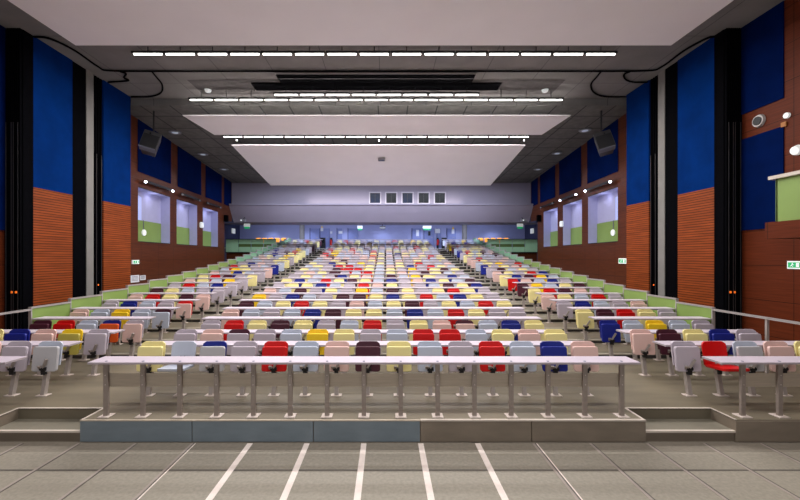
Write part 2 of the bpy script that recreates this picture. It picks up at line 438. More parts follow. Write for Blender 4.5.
for k in range(1, NROW+1):
    y = dd(k); z = F(k)
    for x0, x1, blk, xs in ((XC-3.71, XC+3.71, 'centre block', [XC+.02-3.4755+.4965*i for i in range(15)]),
                            (XC-7.40, XC-4.88, 'wall-notice side block', [XC-5.12-.5*i for i in range(5)]),
                            (XC+4.88, XC+7.40, 'balcony side block', [XC+5.12+.5*i for i in range(5)])):
        r = empty('long_desk', ((x0+x1)/2, y, z), 'narrow pale lilac writing desk behind the %s seat row, %s' % (ORD[k], blk), 'desk', 'row desks')
        ox = r.location.x
        mb = MB(); mb.box(x0-ox, x1-ox, 0, TD, .73, .757, M_deskedge, M_desk); mb.build('desk_top', r)
        dz = F(k-1)-F(k)
        if k <= 3:
            for px in xs:
                q = MB(); q.bar((px-ox, -.018, .56+dz), (px-ox, .12, .71), .035, .03, M_steel, up=(1, 0, 0)); q.box(px-ox-.015, px-ox+.015, .02, .26, .70, .73, M_steel)
                q.build('support_arm', r)
        else:
            q = MB()
            q.box(x0-ox+.1, x1-ox-.1, .12, .15, .70, .73, M_steel)
            for px in xs: q.bar((px-ox, -.018, .56+dz), (px-ox, .13, .70), .03, .028, M_steel, up=(1, 0, 0))
            q.build('support_frame', r)

# ------------------------------------------------------------------ green parapets and rails
for side, X, nm in ((-1, XL, 'wall-notice side'), (1, XR, 'balcony side')):
    for k in range(3, 25):
        y0, y1 = dd(k), dd(k+1)
        s = side
        r = empty('parapet_panel', (X, (y0+y1)/2, F(k)), 'stepped green parapet panel beside seat row %s, %s' % (ORD[k+1], nm), 'parapet', 'stepped green parapets')
        h = 1.0; L = (y1-y0)/2
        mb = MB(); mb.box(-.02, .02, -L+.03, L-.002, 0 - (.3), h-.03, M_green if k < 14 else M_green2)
        mb.build('green_panel', r)
        mb = MB(); mb.box(-.035, .035, -L, L, h-.03, h+.005, M_cap); mb.box(-.03, .03, -L, -L+.03, -.1, h-.03, M_cap)
        mb.build('cap_rail', r)
    yf = dd(3)
    r = empty('handrail', (X, yf, PLAT), 'grey metal handrail running forward from the green parapet, %s' % nm, 'handrail')
    mb = MB(); zt = _F[3]+.96; mb.box(-.03, .03, 5.15-yf, -.005, zt-.03, zt+.01, M_cap); mb.build('rail', r)
    for yy in (5.2, 7.12):
        if yy < DF: continue
        q = MB(); q.box(-.022, .022, yy-yf-.02, yy-yf+.02, 0, zt-.03, M_steel); q.build('post', r)
    q = MB(); q.box(-.015, .015, 5.2-yf, 0, .5, .53, M_steel); q.build('lower_rail', r)

for side in (-1, 1):   # mint parapet of the side galleries
    xi = XC + side*7.5; xo = XC + side*11.08
    a, b = min(xi, xo), max(xi, xo)
    r = empty('gallery_parapet', ((a+b)/2, 27.0, Z(.39)), 'mint green gallery parapet with dark slot behind the seats, %s' % ('balcony side' if side > 0 else 'wall-notice side'), 'parapet', 'gallery parapets')
    ox = r.location.x; H = .89
    segs = 4; wseg = (b-a)/segs
    for i in range(segs):
        x0 = a-ox+wseg*i+.02; x1 = x0+wseg-.04
        outer = (i == 0 and side < 0) or (i == segs-1 and side > 0)
        mb = MB()
        if outer: mb.box(x0, x1, 0, .05, 0, H, M_mint)
        else:
            mb.box(x0, x1, 0, .05, .57, H, M_mint); mb.box(x0, x1, 0, .05, 0, .36, M_mint); mb.box(x0, x1, .04, .06, .36, .57, M_greend)
        mb.build('mint_panel', r)
    mb = MB(); mb.box(a-ox, b-ox, -.03, .08, H, H+.04, M_dark); mb.box(a-ox, b-ox, -.02, .08, -.06, 0, M_dark); mb.build('cap_rail', r)
    mb = MB(); mb.box(a, b, 27.12, 27.2, PLAT, Z(.39)-.06, M_woodd)
    struct(mb, 'wall_gallery', 'dark brown wall under the mint gallery parapet', 'wall')

# ------------------------------------------------------------------ side walls
RC0, RC1 = 5.36, 4.90      # rear ceiling rel heights at 13.4 and 24.9
def ceilz(d): return Z(RC0 + (RC1-RC0)*(d-13.4)/(24.9-13.4))
def wx(side, d, off=0):
    return XC + side*(9.19 + .0561*(d-14.1) + off)
def side_wall(side):
    S = side
    X = (lambda o: XC + S*o)
    nm = 'wall_left' if S < 0 else 'wall_right'
    def bx(mb, o0, o1, y0, y1, z0, z1, m):
        a, b = sorted((X(o0), X(o1))); mb.box(a, b, y0, y1, z0, z1, m)
    mb = MB()
    bx(mb, 9.0, 9.2, -4, 13.3, PLAT-.3, Z(5.6), M_woodr)
    D0, D1 = 13.3, 24.9
    wins = [(14.6, 17.0), (17.6, 19.75), (20.45, 22.55)]
    zb, zt = Z(.63), Z(2.70)
    def q(d0, d1, z0a, z1a, z0b, z1b, m, off=0):
        mb.quad((wx(S, d0, off), d0, z0a), (wx(S, d1, off), d1, z0b), (wx(S, d1, off), d1, z1b), (wx(S, d0, off), d0, z1a), m)
    cuts = [D0] + [v for w in wins for v in w] + [D1]
    for i in range(len(cuts)-1):
        a, b = cuts[i], cuts[i+1]
        if (a, b) in wins:
            q(a, b, PLAT, zb, PLAT, zb, M_woodd); q(a, b, zt, ceilz(a)+.1, zt, ceilz(b)+.1, M_woodd)
        elif b == D1:
            q(a, 23.6, PLAT, Z(2.33), PLAT, Z(2.33), M_woodd); q(a, D1, Z(2.33), ceilz(a)+.1, Z(2.33), ceilz(b)+.1, M_woodd)
        else: q(a, b, PLAT, ceilz(a)+.25, PLAT, ceilz(b)+.1, M_woodd)
    # far return and foyer side wall
    xo = -12.85 if S < 0 else 12.2
    mb.quad((wx(S, 23.6), 23.6, PLAT), (xo, 24.2, PLAT), (xo, 24.2, Z(2.5)), (wx(S, 23.6), 23.6, Z(2.5)), M_woodd)
    mb.quad((xo, 24.2, PLAT), (xo, 33.4, PLAT), (xo, 33.4, Z(2.9)), (xo, 24.2, Z(2.9)), M_bluegrey)
    # seal between front wall and rear wall
    mb.quad((X(8.96), 13.3, PLAT), (wx(S, 13.3), 13.3, PLAT), (wx(S, 13.3), 13.3, Z(5.6)), (X(8.96), 13.3, Z(5.6)), M_woodd)
    w = struct(mb, nm, 'wood panelled side wall with blue acoustic panels', 'wall')
    # piers
    for d0, d1 in ((9.60, 10.80), (11.99, 13.26 if S < 0 else 13.1)):
        for nm2, z0, z1, m in (('wood_panel', PLAT, Z(1.78), M_woodl), ('acoustic_panel', Z(1.78), Z(5.6), M_blue)):
            p = MB(); bx(p, 8.6, 8.97, d0, d1, z0, z1, m); p.build(nm2, w)
    # folding partition pockets
    p = MB(); bx(p, 8.6, 9.1, 9.33, 9.6, PLAT, Z(5.6), M_black)
    for i in range(9):
        o = 8.62 + .05*i; bx(p, o, o+.028, 9.27, 9.33, PLAT, Z(5.6), M_black)
    pk = p.build('partition_pocket', w)
    for o in (8.66, 8.77, 8.82, 8.95):
        l = MB(); bx(l, o, o+.012, 9.255, 9.27, PLAT, Z(3.3), M_fin); l.build('guide_rail', pk)
    for o in (8.70, 8.80):
        l = MB(); bx(l, o-.015, o+.015, 9.24, 9.27, Z(-.87), Z(-.82), M_orange); l.build('indicator_light', pk)
    for d0, d1, o0, nf in ((10.80, 11.31, 8.62, 0), (11.58, 11.99, 8.7, 4)):
        p = MB(); bx(p, o0, 8.97, d0, d1, PLAT, Z(5.6), M_black)
        for i in range(nf):
            y = d0 + (d1-d0)*(i+.5)/nf
            bx(p, o0-.07, o0, y-.028, y+.02, PLAT, Z(5.6), M_black)
            bx(p, o0-.085, o0-.07, y-.012, y+.0, PLAT, Z(3.2), M_fin if i % 2 else M_black)
        pk = p.build('partition_pocket', w)
        if nf:
            for y in (d0+.2, d0+.42)[:2 if nf > 4 else 1]:
                l = MB(); bx(l, o0-.09, o0-.07, y, y+.03, Z(-.87), Z(-.83), M_orange); l.build('indicator_light', pk)
    p = MB(); bx(p, 8.60, 8.97, 11.31, 11.58, PLAT, Z(5.6), M_conc); p.build('concrete_column', w)
    # front blue + wood
    zlow = Z(.66)
    for z0, z1 in ((zlow, Z(2.87)), (Z(3.48), Z(5.6))) if S > 0 else ((zlow, Z(5.6)),):
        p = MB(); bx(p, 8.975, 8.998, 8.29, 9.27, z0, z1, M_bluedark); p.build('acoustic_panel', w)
    # rear blue panels
    for d0, d1 in ((14.55, 17.05), (17.65, 20.2), (20.75, 23.1), (23.5, 24.75)):
        p = MB(); 
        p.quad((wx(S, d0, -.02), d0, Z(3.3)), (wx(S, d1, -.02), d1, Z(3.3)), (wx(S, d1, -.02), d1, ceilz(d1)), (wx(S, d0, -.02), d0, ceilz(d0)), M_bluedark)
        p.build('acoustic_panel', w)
    # window niches
    for j, (d0, d1) in enumerate(wins):
        r = empty('window_%d' % (j+1 + (0 if S < 0 else 3)), (0, 0, 0), 'internal window opening onto a lavender gallery', 'window', kind='structure')
        p = MB(); dep = .42
        def P(d, off, z): return (wx(S, d, off), d, z)
        p.quad(P(d0, dep, zb), P(d1, dep, zb), P(d1, dep, zt), P(d0, dep, zt), M_niche)
        p.quad(P(d1, 0, zb), P(d1, dep, zb), P(d1, dep, zt), P(d1, 0, zt), M_niche)
        p.quad(P(d0, 0, zb), P(d0, dep, zb), P(d0, dep, zt), P(d0, 0, zt), M_niche)
        p.quad(P(d0, 0, zb), P(d1, 0, zb), P(d1, dep, zb), P(d0, dep, zb), M_niche)
        p.quad(P(d0, 0, zt), P(d1, 0, zt), P(d1, dep, zt), P(d0, dep, zt), M_niche)
        p.build('reveal', r)
        p = MB(); zc = zb + .88
        p.quad(P(d0+.01, dep-.03, zb), P(d1-.02, dep-.03, zb), P(d1-.02, dep-.03, zc), P(d0+.01, dep-.03, zc), M_green)
        p.quad(P(d1-.02, dep-.03, zb), P(d1-.02, dep, zb), P(d1-.02, dep, zc), P(d1-.02, dep-.03, zc), M_green)
        p.build('green_rail_panel', r)
        p = MB()
        dm = d0 + (d1-d0)*.28 + (.25 if j == 0 else .1)
        p.quad(P(d0+.01, dep-.012, zc+.01), P(dm, dep-.012, zc+.01), P(dm, dep-.012, zt-.25), P(d0+.01, dep-.012, zt-.02), M_nichel)
        p.build('bright_pane', r)
        p = MB(); 
        for (a, b, c, e) in ((d0, d1, zb-.03, zb), (d0, d1, zt, zt+.03)):
            p.quad(P(a, -.015, c), P(b, -.015, c), P(b, -.015, e), P(a, -.015, e), M_dark)
        p.build('frame_edge', r)
        # pale oval fitting on the first window, ceiling spot inside
        if j == 0:
            f = empty('emergency_lamp', P(d0+1.0, dep-.05, Z(1.02)), 'small round white lamp on the green panel in the first window, %s' % ('balcony wall' if S > 0 else 'wall-notice wall'), 'lamp', 'window lamps')
            q2 = MB(); q2.cyl((0, 0, 0), (-S, 0, 0), .13, .04, M_sign, 14); q2.build('lamp_disc', f)
            q2 = MB(); q2.box(-.01, .01, -.012, .012, .1, .5, M_print); q2.build('conduit', f)
        # track spot over the window
        r2 = empty('spot_track', P((d0+d1)/2, -.16, Z(2.98)), 'black spotlight rail over the %s window of the %s' % (ORD[j+1], 'balcony wall' if S > 0 else 'wall-notice wall'), 'light', 'window spotlight rails')
        bxm = MB(); L = (d1-d0)*.43; dx = .0561*L*S
        bxm.bar((-dx, -L, 0), (dx, L, 0), .07, .09, M_dark); bxm.bar((0, 0, 0), (S*.16, 0, 0), .05, .05, M_dark); bxm.build('rail', r2)
        for e_, sg in ((-1, -1), (1, 1)):
            hh = MB(); hh.cyl((-S*.03+dx*sg, L*sg, -.02), (-S*.6, -.75, -.3), .065, .10, M_dark, 12)
            hd = hh.build('spot_head', r2)
            hh = MB(); c = Vector((-S*.03+dx*sg, L*sg, -.02)) + Vector((-S*.6, -.75, -.3)).normalized()*.10
            hh.cyl(c, (-S*.6, -.75, -.3), .05, .012, M_lamp if j == 0 or (S > 0 and j == 1) else M_grey, 12); hh.build('lamp_lens', hd)
    return w
side_wall(-1); side_wall(1)

# back walls
mb = MB()
xa, xb = wx(-1, 24.9), wx(1, 24.9)
mb.quad((xa, 24.9, Z(3.40)), (xb, 24.9, Z(3.40)), (xb, 24.9, Z(5.1)), (xa, 24.9, Z(5.1)), M_bulk)
mb.quad((xa, 24.35, Z(3.43)), (xb, 24.35, Z(3.43)), (xb, 24.92, Z(3.43)), (xa, 24.92, Z(3.43)), M_cap)
mb.box(xa, xb, 24.33, 24.40, Z(3.36), Z(3.45), M_bulk)
mb.quad((xa+.02, 25.2, Z(2.33)), (xb-.02, 25.2, Z(2.33)), (xb, 24.35, Z(3.40)), (xa, 24.35, Z(3.40)), M_bulk2)
mb.quad((-12.85, 25.2, Z(2.33)), (12.2, 25.2, Z(2.33)), (12.2, 33.5, Z(2.85)), (-12.85, 33.5, Z(2.85)), M_bulk)
for x_ in (xa+.01, xb-.01):
    mb.add([(x_, 24.35, Z(3.40)), (x_, 25.2, Z(2.33)), (x_, 25.2, Z(3.40))], [(0, 1, 2)], M_bulk)
for x0_, x1_ in ((-12.85, xa+.02), (xb-.02, 12.2)):
    mb.quad((x0_, 25.2, Z(2.3)), (x1_, 25.2, Z(2.3)), (x1_, 25.2, Z(5.1)), (x0_, 25.2, Z(5.1)), M_bluegrey)
wb = struct(mb, 'wall_upper_back', 'lilac grey projection wall over a sloping bulkhead', 'wall')
for i in range(5):
    cx = (407.5-386 + (i-2)*16.2)/380*24.85; cz = Z((257.5-198)/380*24.85)
    r = empty('window_%d' % (7+i), (cx, 24.86, cz), 'small square projection window in the upper back wall', 'window', kind='structure')
    p = MB(); 
    for a in ((-.40, -.33, -.40, .40), (.33, .40, -.40, .40), (-.33, .33, .33, .40), (-.33, .33, -.40, -.33)): p.box(a[0], a[1], -.03, .02, a[2], a[3], M_frame)
    p.build('window_frame', r)
    p = MB(); p.box(-.33, .33, -.005, .02, -.33, .33, M_glassb if i in (0, 2) else M_glassn); p.build('pane', r)
    p = MB(); p.box(-.02, .02, -.018, -.006, -.33, .33, M_dark); p.box(-.33, -.29, -.018, -.006, -.33, .33, M_dark); p.box(-.33, .33, -.018, -.006, .29, .33, M_dark); p.build('mullion', r)
mb = MB()
mb.quad((-12.85, 33.4, PLAT), (12.2, 33.4, PLAT), (12.2, 33.4, Z(2.9)), (-12.85, 33.4, Z(2.9)), M_backblue)
struct(mb, 'wall_back', 'light blue back wall of the foyer behind the last row', 'wall')
def bp(px, d=33.3): return (px-386)/380*d
def bz(py, d=33.3): return Z((257.5-py)/380*d)
nd = 0
for a, b in ((310, 319.5), (320, 329.5), (337, 342), (348, 358), (412, 421), (424, 434), (437, 441), (447, 456)):
    nd += 1
    p = MB(); p.box(bp(a), bp(b), 33.32, 33.38, zg, bz(228.5), M_backdoor)
    d = struct(p, 'door_%d' % nd, 'flush blue door in the back wall', 'door')
    q = MB(); q.box(bp(a)-.03, bp(a)+.02, 33.30, 33.33, zg, bz(228), M_bluegrey); q.build('door_frame', d)
    if b-a > 7:
        q = MB(); q.bar((bp(b)-.12, 33.28, zg+1.05), (bp(b)-.3, 33.28, zg+1.05), .03, .03, M_steel); q.build('door_handle', d)
for px, nm in ((301.5, 'column_left'), (465, 'column_right')):
    p = MB(); x = (px-386)/380*31.7; p.cyl((x, 31.9, zg-.2), (0, 0, 1), .21, Z(2.74)-zg+.2, M_conc, 20)
    struct(p, nm, 'round pale concrete column at the end of the seat rows', 'column')

# ceilings
mb = MB()
mb.box(-9.6, 9.0, -4, 13.4, Z(5.6), Z(5.75), M_ceil)
mb.quad((-9.6, 13.4, Z(5.6)), (9.2, 13.4, Z(5.6)), (9.2, 13.4, Z(5.36)), (-9.6, 13.4, Z(5.36)), M_ceil)
c1 = struct(mb, 'ceiling', 'dim grey front ceiling with fine joints', 'ceiling')
mb = MB()
mb.quad((-10.3, 13.4, ceilz(13.4)), (9.8, 13.4, ceilz(13.4)), (9.8, 25, ceilz(25)), (-10.3, 25, ceilz(25)), M_ceilr)
c2 = struct(mb, 'ceiling_rear', 'dark grey tiled rear ceiling sloping down to the back', 'ceiling')
def cp(px, py, z=5.58):   # a point of the front ceiling
    d = FPX*z/(257.5-py); return ((px-386)*d/FPX, d)
# darker field and recessed screen slot
M_field = mat('dark_grey_ceiling_field', (82, 78, 76), rough=.9, noise=.2, nscale=5)
p = MB(); a = cp(183, 80); b = cp(535, 80); c = cp(560, 97); d = cp(212, 97)
a=(XC-5.95,a[1]); b=(XC+5.95,b[1]); c=(XC+5.95,c[1]-.2); d=(XC-5.95,d[1]-.2)
p.quad((*a, Z(5.585)), (*b, Z(5.585)), (*c, Z(5.585)), (*d, Z(5.585)), M_field); p.build('ceiling_field', c1)
r = empty('screen_slot', (0, 11.9, Z(5.5)), 'long black projection screen slot recessed in the front ceiling', 'screen housing')
s0 = cp(278, 76); s1 = cp(473.5, 87)
p = MB(); p.box(XC-3.02, XC+3.02, 11.5-11.9, 12.32-11.9, .02, .07, M_black); p.box(XC-3.0, XC+3.0, -.22, -.18, .0, .02, M_dark); p.build('slot_box', r)
p = MB(); p.box(XC-4.0, XC+4.0, 12.12-11.9, 12.62-11.9, .045, .078, M_black); p.build('side_flap', r)
p = MB()
for a in ((XC-4.03, XC+4.03, 12.62-11.9, 12.65-11.9), (XC-3.05, XC+3.05, 11.46-11.9, 11.5-11.9)): p.box(a[0], a[1], a[2], a[3], .04, .08, M_cap)
p.build('edge_trim', r)

M_paneledge = mat('darkened_reflector_edge', (120, 116, 118), rough=.8)  # side faces coloured darker to offset light from the nearby tubes
# suspended white reflector panels
def reflector(x0, x1, d0, d1, z0, z1, bev, label):
    r = empty('ceiling_reflector', ((x0+x1)/2, (d0+d1)/2, Z((z0+z1)/2)), label, 'ceiling panel', 'white suspended reflectors')
    cx, cy, cz = r.location; t = .025
    def hz(d): return Z(z0+(z1-z0)*(d-d0)/(d1-d0)) - cz
    pts = [(x0, d0), (x1, d0), (x1-bev, d1), (x0+bev, d1)]
    mb = MB(); P8 = [(x-cx, d-cy, hz(d)) for x, d in pts] + [(x-cx, d-cy, hz(d)+t) for x, d in pts]
    mb.add(P8, [(0,3,2,1),(4,5,6,7)], M_panel); mb.add(P8, [(0,1,5,4),(1,2,6,5),(2,3,7,6),(3,0,4,7)], M_paneledge)
    mb.build('panel', r)
    mb = MB()
    for u in (.2, .5, .8):
        for d in (d0+.3, d1-.3):
            mb.tube([(x0+(x1-x0)*u-cx, d-cy, hz(d)+t), (x0+(x1-x0)*u-cx, d-cy, hz(d)+t+.25)], .01, M_dark, 6)
    mb.build('hanger', r)
    return r
reflector(XC-7.42, XC+7.42, 4.6, 9.32, 5.2, 5.2, .12, 'largest pale reflector over the stage edge')
reflector(XC-6.5, XC+6.5, 12.72, 14.72, 4.75, 4.75, .16, 'shallow white reflector hung between two light rows')
reflector(XC-6.15, XC+6.15, 15.9, 21.1, 4.70, 4.0, .05, 'deep tilted white reflector nearest the projection windows')
# light rows
def light_row(xc, length, nseg, d, zr, desc):
    st = length/nseg
    for i in range(nseg):
        r = empty('tube_light', (xc-length/2+st*(i+.5), d, Z(zr)), 'lit tube light, %s along %s' % (ORD[i+1], desc), 'light', desc)
        mb = MB(); mb.box(-st/2+.01, st/2-.01, -.05, .05, .015, .07, M_dark); mb.build('housing', r)
        mb = MB(); mb.box(-st/2+.055, st/2-.055, -.016, .016, -.012, .015, M_tube); mb.build('tube', r)
        zc = Z(5.49) if abs(d-12.32) < .01 else Z(5.6) if d < 13.3 else ceilz(d)
        mb = MB(); mb.tube([(0, 0, .07), (0, 0, zc-Z(zr)+.01)], .012, M_dark, 6); mb.build('ceiling_mount', r)
light_row(XC-.0, 12.9, 15, 10.1, 5.4, 'the light row behind the largest reflector')
light_row(XC-.02, 12.5, 15, 12.67, 5.25, 'the long row before the shallow reflector')
light_row(XC-.0, 6.7, 8, 12.32, 5.27, 'the short row under the screen slot')
light_row(XC-.1, 12.6, 15, 15.6, 4.95, 'the row between the two rear reflectors')
light_row(XC, 12.9, 12, 3.6, 5.3, 'the added unseen row above the stage')  # row added out of view to light the stage end

# ceiling cables
def arc(pts, z):   # pixel pairs on the front ceiling to a smooth 3-D polyline
    P = [Vector((*cp(*p), Z(z))) for p in pts]; out = []
    for i in range(len(P)-1):
        a, b, c, d = P[max(0, i-1)], P[i], P[i+1], P[min(len(P)-1, i+2)]
        for k in range(6):
            t = k/6
            out.append(.5*((2*b) + (c-a)*t + (2*a-5*b+4*c-d)*t*t + (3*b-a-3*c+d)*t**3))
    return out + [P[-1]]
for nm, pts in (('long black cable crossing the front ceiling from wall to wall', [(34, 36), (50, 38), (75, 50), (98, 66), (110, 70), (160, 70.5), (300, 70.5), (500, 70.5), (600, 70.5), (648, 70), (662, 66), (684, 50), (706, 38), (714, 36)]),
                ('short looped black ceiling cable beside the wall-notice pier', [(120, 71), (126, 73), (124, 77), (128, 80), (108, 81.5)]),
                ('wide looped black ceiling cable near the wall-notice wall', [(152, 71), (156, 76), (162, 84), (161, 92), (150, 96), (131, 96.3)]),
                ('wide looped black ceiling cable near the balcony wall', [(601, 71), (597, 76), (591, 84), (594, 92), (605, 96), (627, 96.3)]),
                ('short looped black ceiling cable beside the balcony-side pier', [(630, 71), (624, 74), (626, 79), (634, 81.5), (650, 81.5)])):
    mb = MB(); mb.tube(arc(pts, 5.56), .026, M_black, 6)
    o = mb.build('ceiling_cable'); tag(o, nm, 'cable')
# detectors, downlights
for px, py, side in ((208, 90.5, 'wall-notice side'), (545, 90.5, 'balcony side')):
    x, d = cp(px, py, 5.56); mb = MB(); mb.cyl((0, 0, .02), (0, 0, -1), .11, .07, M_sign, 16, .08)
    tag(mb.build('smoke_detector', loc=(x, d, Z(5.56))), 'white round smoke detector on the grey ceiling field, %s' % side, 'detector')
for px, py, i, side in ((175, 132, 1, 'wall-notice side'), (203, 154, 2, 'wall-notice side'), (224, 169, 3, 'wall-notice side'), (585, 130, 1, 'balcony side'), (557, 153, 2, 'balcony side'), (538, 169, 3, 'balcony side')):
    t = (257.5-py)/FPX   # solve on the sloping ceiling
    d = 15.0
    for _ in range(20): d = (ceilz(d)-EYE-.02)/t
    r = empty('recessed_downlight', ((px-386)/FPX*d, d, ceilz(d)-.02), 'round recessed ceiling downlight, %s from the front, %s' % (ORD[i], side), 'light', 'rear ceiling downlights')
    mb = MB(); mb.cyl((0, 0, -.03), (0, 0, 1), .24, .04, M_grey, 20); mb.build('trim_ring', r)
    mb = MB(); mb.cyl((0, 0, -.04), (0, 0, 1), .12, .012, mat('dim_lens', (150, 155, 165), emit=(210, 220, 245), estr=.3), 16); mb.build('lens', r)
for px, rows in ((237, 141), (379, 141), (524, 141)):
    d = 16.2 ; mb = MB(); mb.cyl((0, 0, 0), (0, 0, 1), .03, .05, M_sign, 10); mb.tube([(0,0,.08),(0,0,ceilz(15.75)-Z(4.86)+.0)], .01, M_dark, 6)
    x = (px-386)/FPX*15.75
    tag(mb.build('ceiling_sensor', loc=(x, 15.75, Z(4.86)-.03)), 'tiny white sensor hanging before the tilted reflector, %s' % ({237: 'wall-notice end', 379: 'middle', 524: 'balcony end'}[px]), 'sensor')
mb = MB(); mb.box(-.16, .16, -.14, .14, -.09, .0, M_grey); mb.box(-.12, .12, -.1, .1, -.1, -.09, M_bluegrey)
tag(mb.build('ceiling_box', loc=((381.5-386)/FPX*17.3, 17.3, Z(4.70-.7*(17.3-15.9)/5.2)-.005)), 'small grey box fixed under the tilted reflector', 'ceiling box')

# hanging loudspeakers
for S, px in ((-1, 151), (1, 604)):
    d = 13.85; x = (px-386)/FPX*d; z = Z((257.5-143.5)/FPX*d)
    r = empty('hanging_loudspeaker', (x, d, z), 'dark grey loudspeaker tilted down on a ceiling rod, %s' % ('balcony side' if S > 0 else 'wall-notice side'), 'loudspeaker')
    box = MB(); w, h, t = .28, .36, .26
    box.hexa([(-w, -t, -h), (w, -t, -h), (w*.75, t, -h), (-w*.75, t, -h), (-w, -t, h), (w, -t, h), (w*.75, t, h), (-w*.75, t, h)], M_fin)
    c = box.build('cabinet', r, bevel=.02); c.rotation_euler = (math.radians(-20), math.radians(-S*13), math.radians(-S*22)) 
    g = MB(); g.box(-w*.9, w*.9, -t-.012, -t, -h*.93, h*.55, M_dark); g.build('grille', c)
    g = MB(); g.box(-w*.95, w*.9, -t-.014, -t*.1, -h-.02, -h, mat('pale_speaker_base', (110, 114, 126), rough=.6)); g.build('lower_edge', c)
    q = MB(); q.tube([(S*(-.10), 0, .3), (S*(-.10), 0, ceilz(13.85)-z)], .028, M_dark, 8); q.box(-.03-S*.1, .03-S*.1, -.2, .2, .28, .34, M_dark); q.build('ceiling_rod', r)

# ------------------------------------------------------------------ balcony on the right wall, wall fittings
r = empty('balcony', (8.3, 7.0, Z(.39)), 'green balcony front with white ledge on a wooden slab', 'balcony')
bx0, by0 = 8.3, 7.0
def LB(mb, x0, x1, y0, y1, z0, z1, m, mt=None): mb.box(x0-bx0, x1-bx0, y0-by0, y1-by0, Z(z0)-Z(.39), Z(z1)-Z(.39), m, mt)
p = MB(); LB(p, 7.93, 8.67, 4.2, 7.95, .387, .73, M_woodr); p.build('wooden_slab', r)
p = MB(); LB(p, 8.08, 8.12, 4.2, 7.87, .735, 1.62, M_green); LB(p, 8.08, 8.67, 7.84, 7.88, .735, 1.62, M_green); p.build('green_panel', r)
p = MB(); LB(p, 8.0, 8.2, 5.3, 7.96, 1.62, 1.69, M_edge); LB(p, 8.2, 8.66, 7.78, 7.96, 1.62, 1.69, M_edge); p.build('ledge', r)
def wp(px, py, X=8.68):   # point on the front right wall
    d = X*FPX/(px-386); return (X, d, Z((257.5-py)/FPX*d))
x, y, z = wp(759.5, 121)
r = empty('wall_loudspeaker', (x, y, z), 'round silver wall loudspeaker in the wooden band beside dark blue panels', 'loudspeaker')
p = MB(); p.cyl((0, 0, 0), (-1, 0, 0), .15, .05, M_cap, 20, .13); p.build('ring', r)
p = MB(); p.cyl((-.045, 0, 0), (-1, 0, 0), .10, .02, M_dark, 20); p.build('grille', r)
x, y, z = wp(788, 115.5); mb = MB(); mb.cyl((0, 0, 0), (-1, 0, 0), .06, .05, M_sign, 14)
tag(mb.build('wall_sensor', loc=(x, y, z)), 'small round white sensor high on the wooden wall', 'sensor')
x, y, z = wp(784.5, 124.5); mb = MB(); mb.box(-.03, 0, -.05, .05, -.05, .05, mat('ochre_plate', (170, 110, 50)))
tag(mb.build('socket_plate', loc=(x, y, z)), 'small ochre plate just under the white wall sensor', 'plate')
x, y, z = wp(798, 150); r = empty('wall_lamp', (x, y, z), 'oval white lamp on the wooden wall over the green balcony', 'lamp')
p = MB(); p.cyl((0, 0, 0), (-1, 0, -.2), .11, .08, M_sign, 16, .09); p.build('lamp_shade', r)
def exit_sign(loc, rot, w, h, label, name='exit_sign', green=.5):
    r = empty(name, loc, label, 'sign'); r.rotation_euler = (0, 0, rot)
    p = MB(); p.box(-w/2, w/2, 0, .05, -h/2, h/2, M_sign); p.build('sign_box', r)
    p = MB(); p.box(-w*.42, w*.42, -.006, 0, -h*.32, h*.32, M_signg)
    p.build('green_field', r)
    p = MB(); 
    p.cyl((-w*.12, -.006, h*.2), (0, -1, 0), h*.07, .004, M_sign, 8)
    p.bar((-w*.12, -.008, h*.14), (-w*.17, -.008, -h*.04), .004, h*.1, M_sign); p.bar((-w*.17, -.008, -h*.04), (-w*.08, -.008, -h*.24), .004, h*.07, M_sign)
    p.bar((-w*.17, -.008, -h*.04), (-w*.28, -.008, -h*.18), .004, h*.07, M_sign); p.bar((-w*.12, -.008, h*.1), (-w*.02, -.008, 0), .004, h*.06, M_sign)
    p.box(w*.12, w*.32, -.01, -.006, -h*.26, h*.26, M_sign); p.build('pictogram', r)
x, y, z = wp(795, 265)
exit_sign((8.67, y, z), math.radians(-90), .30, .17, 'white and green exit sign under the green balcony')
def side_item(S, px, py, off=-.02):
    dx = abs(px-386); d = 15.0
    for _ in range(30): d = abs(wx(S, d))*FPX/dx
    return (wx(S, d, off), d, Z((257.5-py)/FPX*d))
exit_sign(side_item(-1, 134.6, 262, -.06), math.radians(90), .36, .15, 'white exit sign on dark wood over the two paper notices')
exit_sign(side_item(1, 623.6, 261, -.05), math.radians(-90), .46, .2, 'bright white exit sign on dark wood under the first window, balcony wall')
for px, py, w, h, lab in ((137, 278.5, .42, .27, 'larger white paper notice on the dark wood wall'), (144, 277.5, .28, .18, 'smaller white paper notice on the dark wood wall')):
    loc = side_item(-1, px, py); mb = MB(); mb.box(0, .012, -w, w*.0+w*.2, -h/2, h/2, M_paper)
    o = mb.build('paper_notice', loc=loc); tag(o, lab, 'notice')
    mb = MB()
    for q in range(4): mb.box(.012, .014, -w*.85, 0, h*.3-q*h*.18-.01, h*.3-q*h*.18+.01, M_print)
    mb.build('print', o)
for S, px, py, sz, lab in ((-1, 200.2, 225, .12, 'white emergency lamp between the second and third windows, wall-notice wall'), (1, 563, 224, .12, 'white emergency lamp between the second and third windows, balcony wall')):
    loc = side_item(S, px, py, -.08); mb = MB(); mb.cbox(-.05, .05, -.12, .12, -.15, .15, .04, M_sign)
    tag(mb.build('emergency_lamp', loc=loc), lab, 'lamp')
for S, px, py, lab in ((-1, 224, 218.5, 'small black wall loudspeaker beyond the third window, wall-notice wall'), (1, 541, 218.5, 'small black wall loudspeaker beyond the third window, balcony wall')):
    loc = side_item(S, px, py, -.14); mb = MB(); mb.box(-.1, .1, -.12, .12, -.2, .2, M_black)
    o = mb.build('small_loudspeaker', loc=loc, bevel=.02); tag(o, lab, 'loudspeaker')
